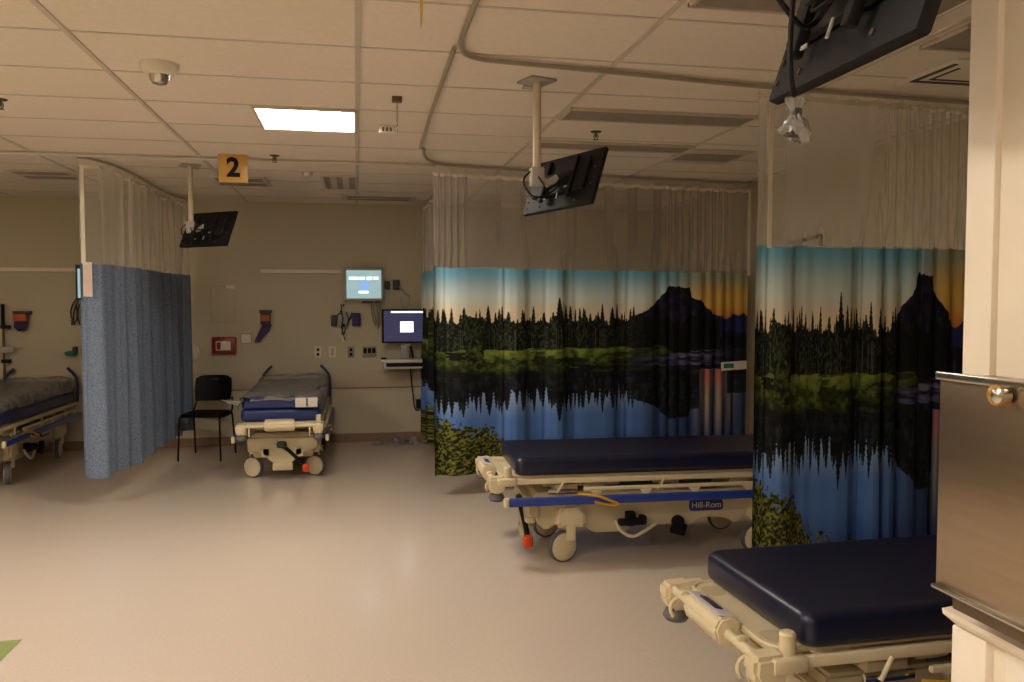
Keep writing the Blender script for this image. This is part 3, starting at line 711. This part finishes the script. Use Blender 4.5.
    # lowered side rails: pale upper bar, blue bumper rail
    for s in (-1,1):
        sr = obj('side_rail', bx(nb(), -1.06,.95,s*.41-.014,s*.41+.014,.432,.486,.012,3), 'rail', t)
        b = nb(); bx(b, -1.085,-1.05,s*.41-.017,s*.41+.017,.428,.49,.012,3); obj('end_cap', b, 'cream', sr); obj('end_cap', bx(nb(), .945,.975,s*.41-.017,s*.41+.017,.428,.49,.012,3), 'cream', sr)
        b = nb(); bx(b, -.58,.86,s*.385-.01,s*.385+.01,.513,.535,.005); obj('upper_bar', b, 'cream', sr)
        for xx in (-.5,-.18,.14,.5,.8):
            b = nb(); prism(b, [(xx-.04,.515),(xx+.04,.515),(xx+.012,.475),(xx-.012,.475)], 'y', s*.40, s*.372, .003); obj('rail_bracket', b, 'cream', sr)
        for xx in (-.75,-.1,.55):
            obj('rail_link', tube(nb(), [(xx,s*.375,.50),(xx+.05,s*.36,.565)], .008, 8), 'cream', sr)
        b = nb(); bx(b, -.80,-.62,s*.36-.01,s*.36+.01,.49,.52,.004); obj('rail_latch', b, 'chrome', sr)
        b = nb(); tube(b, smooth_path([(-.62,s*.40,.495),(-.5,s*.43,.49),(-.42,s*.435,.455),(-.36,s*.435,.43),(-.42,s*.435,.425),(-.52,s*.43,.45)]), .009, 8); obj('release_strap', b, 'yellow', sr)
    if handles:
        for s in (-1,1):
            obj('push_handle', tube(nb(), smooth_path([(.97,s*.37,.58),(.98,s*.375,.78),(.98,s*.36,.84),(1.0,s*.27,.93)]), [.014]*40, 8) if False else tube(nb(), smooth_path([(.97,s*.37,.60),(.98,s*.375,.81),(.98,s*.355,.88),(1.0,s*.27,.965)]), .016, 8), 'handle', t)
    for o in list(D.objects):
        if o.parent == t and o.name.split('.')[0] in ('under_frame','mechanism','frame','foot_bar','corner_bracket','hook','bar_clip','scale_display','deck','deck_rim','hand_hole','side_rail','push_handle'):
            o.location.z = -.04
    # mattress
    if bed:
        b = pad_shape(nb(), -1.0,.97,-.355,.355,.564,.68,.05,.036)
        m_ = obj('mattress', b, mattress, t)
    return t
stretcher('front stretcher with thick navy mattress and grey display panel on its foot bar', 1.334+math.cos(.032),2.627+math.sin(.032), .032)
stretcher('middle stretcher with navy mattress parked in front of the wide scenic curtain', 1.972,5.27, R(-2))
s1 = stretcher('stretcher against the far wall under the bright monitor, with blue mattress', -.68,8.70, R(90.0), 'bluev', True, swivel=62)
s0 = stretcher('partly hidden stretcher at the left edge, beside the plain blue curtain', -3.40,8.80, R(90), 'bluev', True)
# deeper bevelled sag lines come from the vinyl material bump

def wrapped_pad(label, x, y, rz, z0, m, flap, headrise=.06, top='bluev'):
    t = thing('wrapped_mattress', label, 'mattress', (x,y,z0), rz)
    n = 26; nyy = 12
    def zz(xx): return headrise*max(0,(xx+.2))/1.1
    t_ = pad_shape(nb(), -.99,.95,-.335,.335,.002,.105,.05,.02)
    obj('pad', t_, m, t)
    rs = np.random.RandomState(5); b = nb(); V = {}
    ys = [-.375,-.37,-.355,-.32,-.2,-.1,0,.1,.2,.32,.355,.37,.375]; zz_ = [-.0,.05,.09,.108,.11,.11,.11,.11,.11,.108,.09,.05,-.0]
    for i in range(41):
        xx = -1.02+2.0*i/40
        e = min(1, min(i, 40-i)/2.0+.35)
        for j in range(13):
            V[i,j] = b.verts.new((xx+rs.uniform(-.01,.01), ys[j]*(.94+.06*e)+rs.uniform(-.006,.006), max(.002, zz_[j]*(.6+.4*e)+headrise*max(0,(xx-.0))*(zz_[j] > .01)+rs.uniform(-.004,.008)+.008*math.sin(j*2.1+i*.3))))
    for i in range(40):
        for j in range(12): b.faces.new([V[i,j],V[i+1,j],V[i+1,j+1],V[i,j+1]])
    if flap:
        ap = [V[0,j] for j in range(7,13)]; f1 = b.verts.new((-1.06,.50,.10)); f2 = b.verts.new((-.9,.46,.075))
        b.faces.new([V[0,10], V[0,11], f1]); b.faces.new([V[0,9],V[0,10],f1]); b.faces.new([V[1,10],V[1,9],V[0,9],f1]); b.faces.new([V[3,11],V[1,10],f1,f2]); b.faces.new([V[0,11],V[3,12],f2,f1])
    w_ = obj('plastic_wrap', b, 'film', t, sharp=50)
    return t
w1 = wrapped_pad('blue pad in clear plastic wrap lying on the stretcher by the far wall', -.69,8.68, R(90), .682, 'bluev', True, .05)
b = nb(); bx(b, -1.030,-1.024,-.335,-.14,.014,.10,.001); o = obj('paper_label', b, 'frost', w1)
b = nb(); bx(b, -1.032,-1.029,-.25,-.235,.02,.095); obj('label_print', b, 'lcd', o)
w0 = wrapped_pad('thick pad in dull plastic wrap lying on the stretcher at the left edge', -3.40,8.80, R(90), .682, 'dgrey', False, .05)

# ------------------------------------------------------------------ chair
t = thing('stacking_chair', 'black stacking chair with slim metal legs between blue curtain and stretcher', 'chair', (-1.575,9.15,0), R(-10))
t.scale = (.88,1,1.03)
b = nb(); prism(b, rrect(-.235,.235,-.23,.22,.07), 'z', .44,.47,.01); obj('seat', b, 'black', t)
b = nb(); V = {}
for i in range(13):
    for j in range(9):
        u_ = -1+2*i/12; v_ = j/8; w_ = .225*(1-.10*(v_-.5)**2*4*.6)
        zc = .56+.27*v_ - (.03*abs(u_)**6 if j == 8 else 0)
        for k in (0,1): V[i,j,k] = b.verts.new((u_*w_, .245-.05*(u_*u_)+.05*v_+k*.018, zc))
for i in range(12):
    for j in range(8):
        b.faces.new([V[i,j,0],V[i+1,j,0],V[i+1,j+1,0],V[i,j+1,0]]); b.faces.new([V[i,j,1],V[i,j+1,1],V[i+1,j+1,1],V[i+1,j,1]])
for i in range(12): b.faces.new([V[i,0,0],V[i,0,1],V[i+1,0,1],V[i+1,0,0]]); b.faces.new([V[i,8,0],V[i+1,8,0],V[i+1,8,1],V[i,8,1]])
for j in range(8): b.faces.new([V[0,j,0],V[0,j+1,0],V[0,j+1,1],V[0,j,1]]); b.faces.new([V[12,j,0],V[12,j,1],V[12,j+1,1],V[12,j+1,0]])
bk = obj('backrest', b, 'black', t)
b = nb(); bx(b, -.05,.05,.272,.278,.775,.795,.002); obj('hand_slot', b, 'dgrey', bk)
for s in (-1,1):
    obj('leg', tube(nb(), [(s*.235,-.2,.44),(s*.25,-.22,0)], .011, 8), 'blackm', t)
    obj('leg', tube(nb(), [(s*.235,.2,.44),(s*.25,.27,0)], .011, 8), 'blackm', t)
    obj('back_support', tube(nb(), smooth_path([(s*.235,.1,.44),(s*.235,.22,.46),(s*.215,.262,.60)]), .011, 8), 'blackm', t)
    obj('seat_rail', tube(nb(), [(s*.235,-.2,.435),(s*.235,.2,.435)], .011, 8), 'blackm', t)

# ------------------------------------------------------------------ far wall equipment
def wl_(px, py, y=FAR):
    p = ray(px, py, 1)-Vector((0,0,H)); k = y/p.y; return p.x*k, H+p.z*k
def wbox(bm, px0, py0, px1, py1, d0, d1, bev=.002):
    xa, za = wl_(px0,py0); xb, zb = wl_(px1,py1); zb2 = wl_((px0+px1)/2, py1)[1]
    return bx(bm, xa, xb, -d1, -d0, zb2, za, bev)
def wthing(name, label, cat, **k): return thing(name, label, cat, (0,FAR,0), **k)
t = tag(obj('wall_rail', bx(nb(), -1.08,-.17,-.035,0,1.985,2.03,.006), 'trimw', loc=(0,FAR,0)), 'horizontal cream equipment rail left of the bright wall monitor', 'wall rail')
t = tag(obj('wall_rail', bx(nb(), -4.3,-2.72,-.035,0,1.985,2.03,.006), 'trimw', loc=(0,FAR,0)), 'horizontal cream wall rail left of the blue curtain', 'wall rail')
# red box
t = wthing('red_wall_box', 'red wall box with a white label above the black chair', 'wall box')
obj('case', wbox(nb(), 213,337,237,353.5,0,.09,.012), 'red', t); obj('label_plate', wbox(nb(), 217,341,232,350,.09,.093,.001), 'white', t)
obj('emblem', wbox(nb(), 218,342,222,349,.093,.095,.001), 'red', t)
# access panel
t = wthing('access_panel', 'flush cream access panel on the wall above the red box', 'wall panel')
obj('door', wbox(nb(), 212,286.5,236,322,0,.008,.001), 'wall', t)
b = nb(); wbox(b, 211,285.5,236,286.8,0,.006,0); wbox(b, 211,285.5,212,322.5,0,.006,0); wbox(b, 211,321.5,236,322.5,0,.006,0); obj('rim', b, 'dado', t)
obj('latch', wbox(nb(), 226,285.5,235,289,.008,.02,.002), 'white', t)
t = wthing('outline_wall_plate', 'pale square wall plate beside the red box', 'wall plate')
obj('plate', wbox(nb(), 241,334,251,343,0,.008,.002), 'nearw', t); obj('rim', wbox(nb(), 240.6,333.6,251.4,343.4,0,.004,0), 'dgrey', t)
t = wthing('wipes_holder', 'wall holder of wipes with orange label and a hanging purple strip', 'wipes holder')
b = nb(); wbox(b, 260,310,272,313,0,.1,.004); obj('bracket', b, 'dgrey', t); obj('canister', wbox(nb(), 261,312,271,325,0.01,.09,.02), 'dgrey', t); obj('label_band', wbox(nb(), 261.5,315,270.5,321,.085,.094,.004), 'orangew', t)
xa, za = wl_(267,325); xb, zb = wl_(257.5,342)
b = nb(); prism(b, [(xa-.05,za),(xa+.06,za+.01),(xa+.03,za-.06),(xb+.03,zb),(xb-.03,zb+.005)], 'y', -.06,-.03,.004); obj('wipe', b, 'purple', t)
t = wthing('wipes_holder', 'wall holder of wipes with orange and purple label beside the pole at left', 'wipes holder')
obj('bracket', wbox(nb(), 16,311,32.5,314,0,.1,.004), 'dgrey', t)
xc, zc_ = wl_(24.5,331); b = nb(); lathe(b, [(.03,0),(.055,.02),(.065,.06),(.075,.2)], 20, Matrix.Translation((xc,-.08,zc_))); obj('canister', b, 'dgrey', t)
obj('label_band', wbox(nb(), 18,314,31,321,.09,.16,.01), 'orangew', t); obj('label_band', wbox(nb(), 19,322,30,328,.09,.155,.01), 'purple', t)
# sharps-like round dispenser behind the curtain edge
xc, zc_ = wl_(192,352); tag(obj('round_dispenser', lathe(nb(), [(.085,0),(.10,.02),(.10,.06),(.07,.08)], 28, Matrix.Translation((xc,0,zc_)) @ Matrix.Rotation(R(90),4,'X')), 'white', loc=(0,FAR,0)), 'round white wall dispenser half hidden behind the blue curtain', 'dispenser')
# outlets
for (x0, x1, lab, mm, nn) in ((314.5,321.5,'pale wall outlet plate, first from the left under the diagnostic set','nearw',2),(328.5,336,'bright white wall outlet plate, second from the left under the diagnostic set','white',1),(347.5,354.5,'brown wall outlet plate under the instrument cables','dif',2)):
    t = wthing('wall_outlet', lab, 'wall outlet'); obj('plate', wbox(nb(), x0,346.5,x1,357.5,0,.008,.002), mm, t)
    for k in range(nn): obj('socket', wbox(nb(), x0+2.2,348.2+4.6*k,x1-2.2,351.2+4.6*k+(4 if nn == 1 else 0),.008,.012,.001), 'black' if nn == 2 else 'creamd', t)
t = wthing('data_outlet', 'wide dark multi-socket wall plate below the indigo computer screen', 'wall outlet')
obj('plate', wbox(nb(), 362.5,346.5,376.5,357.5,0,.008,.002), 'dif', t)
for k in range(3): obj('socket', wbox(nb(), 363.5+4.3*k,348,366.8+4.3*k,353,.008,.02,.001), 'black', t)
# bright monitor
t = wthing('wall_monitor', 'wall monitor with a bright pale cyan screen above the stretcher', 'monitor')
obj('bezel', wbox(nb(), 343.5,267.5,383.5,301,.06,.11,.008), 'lgrey', t)
sc = obj('screen', wbox(nb(), 346.5,270.5,381,298.5,.11,.113,0), 'scr1', t)
for a, c, y0, y1 in ((349,359,277,280),(359.8,365,277,280),(366.5,372,276.8,280.2),(373,378,277,280),(358.5,368.5,291,293.5)): obj('screen_text', wbox(nb(), a,y0,c,y1,.113,.114,0), 'scr1w', sc)
obj('screen_icon', wbox(nb(), 360,282,369,290,.113,.114,0), 'scr1b', sc)
b = nb(); wbox(b, 358,275,370,292,0,.06); wbox(b, 362,299,380,303,.04,.09); obj('wall_mount', b, 'dgrey', t)
# indigo computer
t = wthing('wall_computer', 'wall-mounted computer with indigo screen and white keyboard tray', 'computer')
bz = obj('bezel', wbox(nb(), 381,309,427.5,342,.22,.26,.006), 'black', t)
sc = obj('screen', wbox(nb(), 383,310.5,426,340.5,.26,.263,0), 'scr2', t)
obj('screen_dialog', wbox(nb(), 399,321,412,331.5,.263,.264,0), 'scr2w', sc); obj('title_bar', wbox(nb(), 390,311,426,312.6,.263,.264,0), 'scr2w', sc)
b = nb(); wbox(b, 400,342,408,358,.15,.2); wbox(b, 402,318,410,345,0,.22); obj('support_arm', b, 'lgrey', t)
b = nb(); wbox(b, 380,357.5,428,360,.05,.42,.004); wbox(b, 383,360,428,366,.05,.40,.01); tr = obj('keyboard_tray', b, 'white', t)
obj('keyboard_slot', wbox(nb(), 385,360.8,428,364,.40,.412,.002), 'black', tr); obj('mouse', wbox(nb(), 380,355.8,385.5,358,.3,.38,.008), 'black', tr)
b = nb(); w3 = lambda a, c, d=.04: (wl_(a,c)[0], -d, wl_(a,c)[1])
tube(b, smooth_path([w3(410,366),w3(411,380),w3(413,395),w3(414,408),w3(418,411),w3(420,403)]), .008, 6); tube(b, smooth_path([w3(409,343,.2),w3(411,352,.2),w3(412,357,.2)]), .012, 6)
obj('cable', b, 'black', t)
tag(obj('power_adapter', wbox(nb(), 416,399,423,408,0,.06,.006), 'black', loc=(0,FAR,0)), 'small black power adapter plugged in low on the wall beside the scenic curtain', 'adapter')
# mounting blocks right of monitor
t = wthing('wall_fitting', 'small dark pair of wall fittings right of the bright monitor', 'wall fitting')
for a in ((384.5,281.5,390,289.5),(392.5,280,399.5,290)): obj('fitting', wbox(nb(), *a, 0,.06,.01), 'dgrey', t)
b = nb(); tube(b, smooth_path([w3(398,286,.05),w3(402,290,.07),w3(405,294,.05),w3(409,296,.03)]), .008, 6); tube(b, smooth_path([w3(409,295,.03),w3(409,305,.03),w3(404,309,.03),w3(400,303,.03),w3(401,296,.03)]), .006, 6)
obj('hose', b, 'lgrey', t)
# diagnostic set
t = wthing('diagnostic_set', 'wall diagnostic set with dangling instrument cords below the bright monitor', 'medical instruments')
obj('instrument_case', wbox(nb(), 331,315,337,326,0,.08,.01), 'dgrey', t); obj('gauge', wbox(nb(), 352,313,360.5,326,0,.07,.012), 'purple', t)
obj('handset', wbox(nb(), 341,335,345.5,342,.02,.06,.006), 'white', t); obj('holder', wbox(nb(), 338.5,312,348,328,0,.03,.003), 'lgrey', t)
b = nb()
for pl in ([(341,304),(342,312),(343,320),(342,335)],[(337,316),(340,312),(344,318),(341,326),(343,332),(345,340)],[(353,315),(349,321),(346,326),(344,334)],[(346,312),(349,318),(347,326),(350,318),(352,312)]):
    tube(b, smooth_path([w3(a,c,.06) for a, c in pl]), .007, 6)
obj('cord', b, 'dgrey', t)
for q in ((343,324,345,326.5),(340,310.5,342,312.5),(343,304,344.5,306)): obj('clip', wbox(nb(), *q, .05,.08,.002), 'black', t)
t = wthing('monitor_cables', 'tangle of grey leads hanging between the two wall monitors', 'cables')
b = nb()
for pl in ([(374,301),(373,310),(376,320),(374,327),(378,318),(376,303)],[(378,302),(380,312),(379,322),(377,329)],[(371,304),(372,316),(375,325)]): tube(b, smooth_path([w3(a,c,.09) for a, c in pl]), .009, 6)
obj('lead', b, 'dif', t)
# left bay: slim monitor edge, cables, teal item, pole
t = wthing('wall_monitor', 'slim wall monitor seen edge-on at the left edge of the blue curtain', 'monitor')
obj('bezel', wbox(nb(), 78,265,96,300,.05,.1,.006), 'dgrey', t); obj('screen', wbox(nb(), 80.3,269,94,298,.1,.103,0), 'scr1', t)
t = wthing('hanging_leads', 'coiled leads hanging on the wall at the left edge of the blue curtain', 'cables')
b = nb()
for pl in ([(79,298),(74,305),(72,314),(76,323),(80,318),(78,304)],[(80,300),(76,310),(75,322)],[(81,304),(79,316),(82,325)]): tube(b, smooth_path([w3(a,c,.06) for a, c in pl]), .009, 6)
wbox(b, 73,320,76,325,.03,.07); obj('lead', b, 'dgrey', t)
t = wthing('teal_wall_regulator', 'small teal wall regulator low beside the blue curtain', 'regulator')
xc, zc_ = wl_(73.5,353.5); b = nb(); lathe(b, [(.05,0),(.065,.02),(.065,.04),(.03,.05)], 18, Matrix.Translation((xc,-.08,zc_-.02))); obj('bowl', b, 'teal', t)
obj('stem', wbox(nb(), 74.5,346.5,78,352,0,.08,.006), 'dgrey', t)
pl_ = obj('infusion_pole', tube(nb(), [(.985,.36,.56),(.985,.36,1.62)], .013, 10), 'steeld', s0); pl_['label'] = 'slim upright infusion pole with black clamps'
PM = Matrix.Translation((.985,.36,0))
obj('grip', tube(nb(), [(.985,.36,1.38),(.985,.36,1.63)], .02, 10), 'black', pl_)
for zc_ in (1.36,.99): obj('clamp', bx(nb(), .965,1.005,.29,.385,zc_,zc_+.04,.006), 'black', pl_)
b = nb(); bx(b, .96,1.01,.26,.48,1.10,1.17,.01); bx(b, .975,.995,.17,.28,1.15,1.165,.003); obj('crossbar', b, 'lgrey', pl_)
# crumpled bag on the floor
t = thing('crumpled_plastic_bag', 'crumpled clear plastic bag with dark contents on the floor by the baseboard', 'plastic bag', (.48,9.62,0))
rs = np.random.RandomState(8); b = nb(); V = {}
for i in range(21):
    for j in range(9):
        e = math.sin(PI*i/20)**.5*math.sin(PI*j/8)
        V[i,j] = b.verts.new((-.32+.64*i/20+rs.uniform(-.012,.012), -.11+.2*j/8+rs.uniform(-.01,.01), .003+max(0, e*(.06+.05*math.sin(i*.9))+rs.uniform(-.012,.02)*e)))
for i in range(20):
    for j in range(8): b.faces.new([V[i,j],V[i+1,j],V[i+1,j+1],V[i,j+1]])
obj('bag', b, 'film', t, sharp=5)
b = nb(); bx(b, .0,.12,-.05,.03,.003,.045,.012); bx(b, -.1,.1,-.07,-.03,.003,.02,.006); obj('contents', b, 'dgrey', t)
# bracket on the right wall above nearest curtain
t = thing('wall_bracket', 'dark metal wall bracket peeking above the nearest scenic curtain', 'bracket', (2.85,5.55,0))
D.objects.remove(t)
p0 = ray(790,243,6.2); p1 = ray(821,236,5.6); p2 = ray(821,250,5.6)
t = thing('infusion_stand', 'dark stand top with cross bar peeking above the nearest scenic curtain', 'pole', (p1.x,p1.y,0))
o0 = Vector((p1.x,p1.y,0))
obj('cross_bar', tube(nb(), [p0-o0, p1-o0], .014, 8), 'steeld', t)
obj('post', tube(nb(), [p1-o0, Vector((0,0,.05))], .014, 8), 'steeld', t)
b = nb()
for k in range(5): tube(b, [(0,0,.06),(.25*math.cos(k*1.257),.25*math.sin(k*1.257),.015)], .012, 6)
obj('stand_base', b, 'dgrey', t)

# ------------------------------------------------------------------ camera, world, view
cd = D.cameras.new('camera'); cam = D.objects.new('camera', cd); COL.objects.link(cam)
cd.sensor_width = 36; cd.lens = 824*36/1024; cd.clip_start = .05
cam.location = (0,0,H); cam.rotation_euler = (R(90)-.0455, 0, -.1865)
sc_ = bpy.context.scene; sc_.camera = cam
w = D.worlds.new('World'); sc_.world = w; w.use_nodes = True
w.node_tree.nodes['Background'].inputs[0].default_value = (1,.85,.7,1); w.node_tree.nodes['Background'].inputs[1].default_value = .02
sc_.view_settings.view_transform = 'Standard'; sc_.view_settings.look = 'None'; sc_.view_settings.exposure = 0
sc_.cycles.use_denoising = True
sc_.cycles.max_bounces = 8; sc_.cycles.transparent_max_bounces = 24
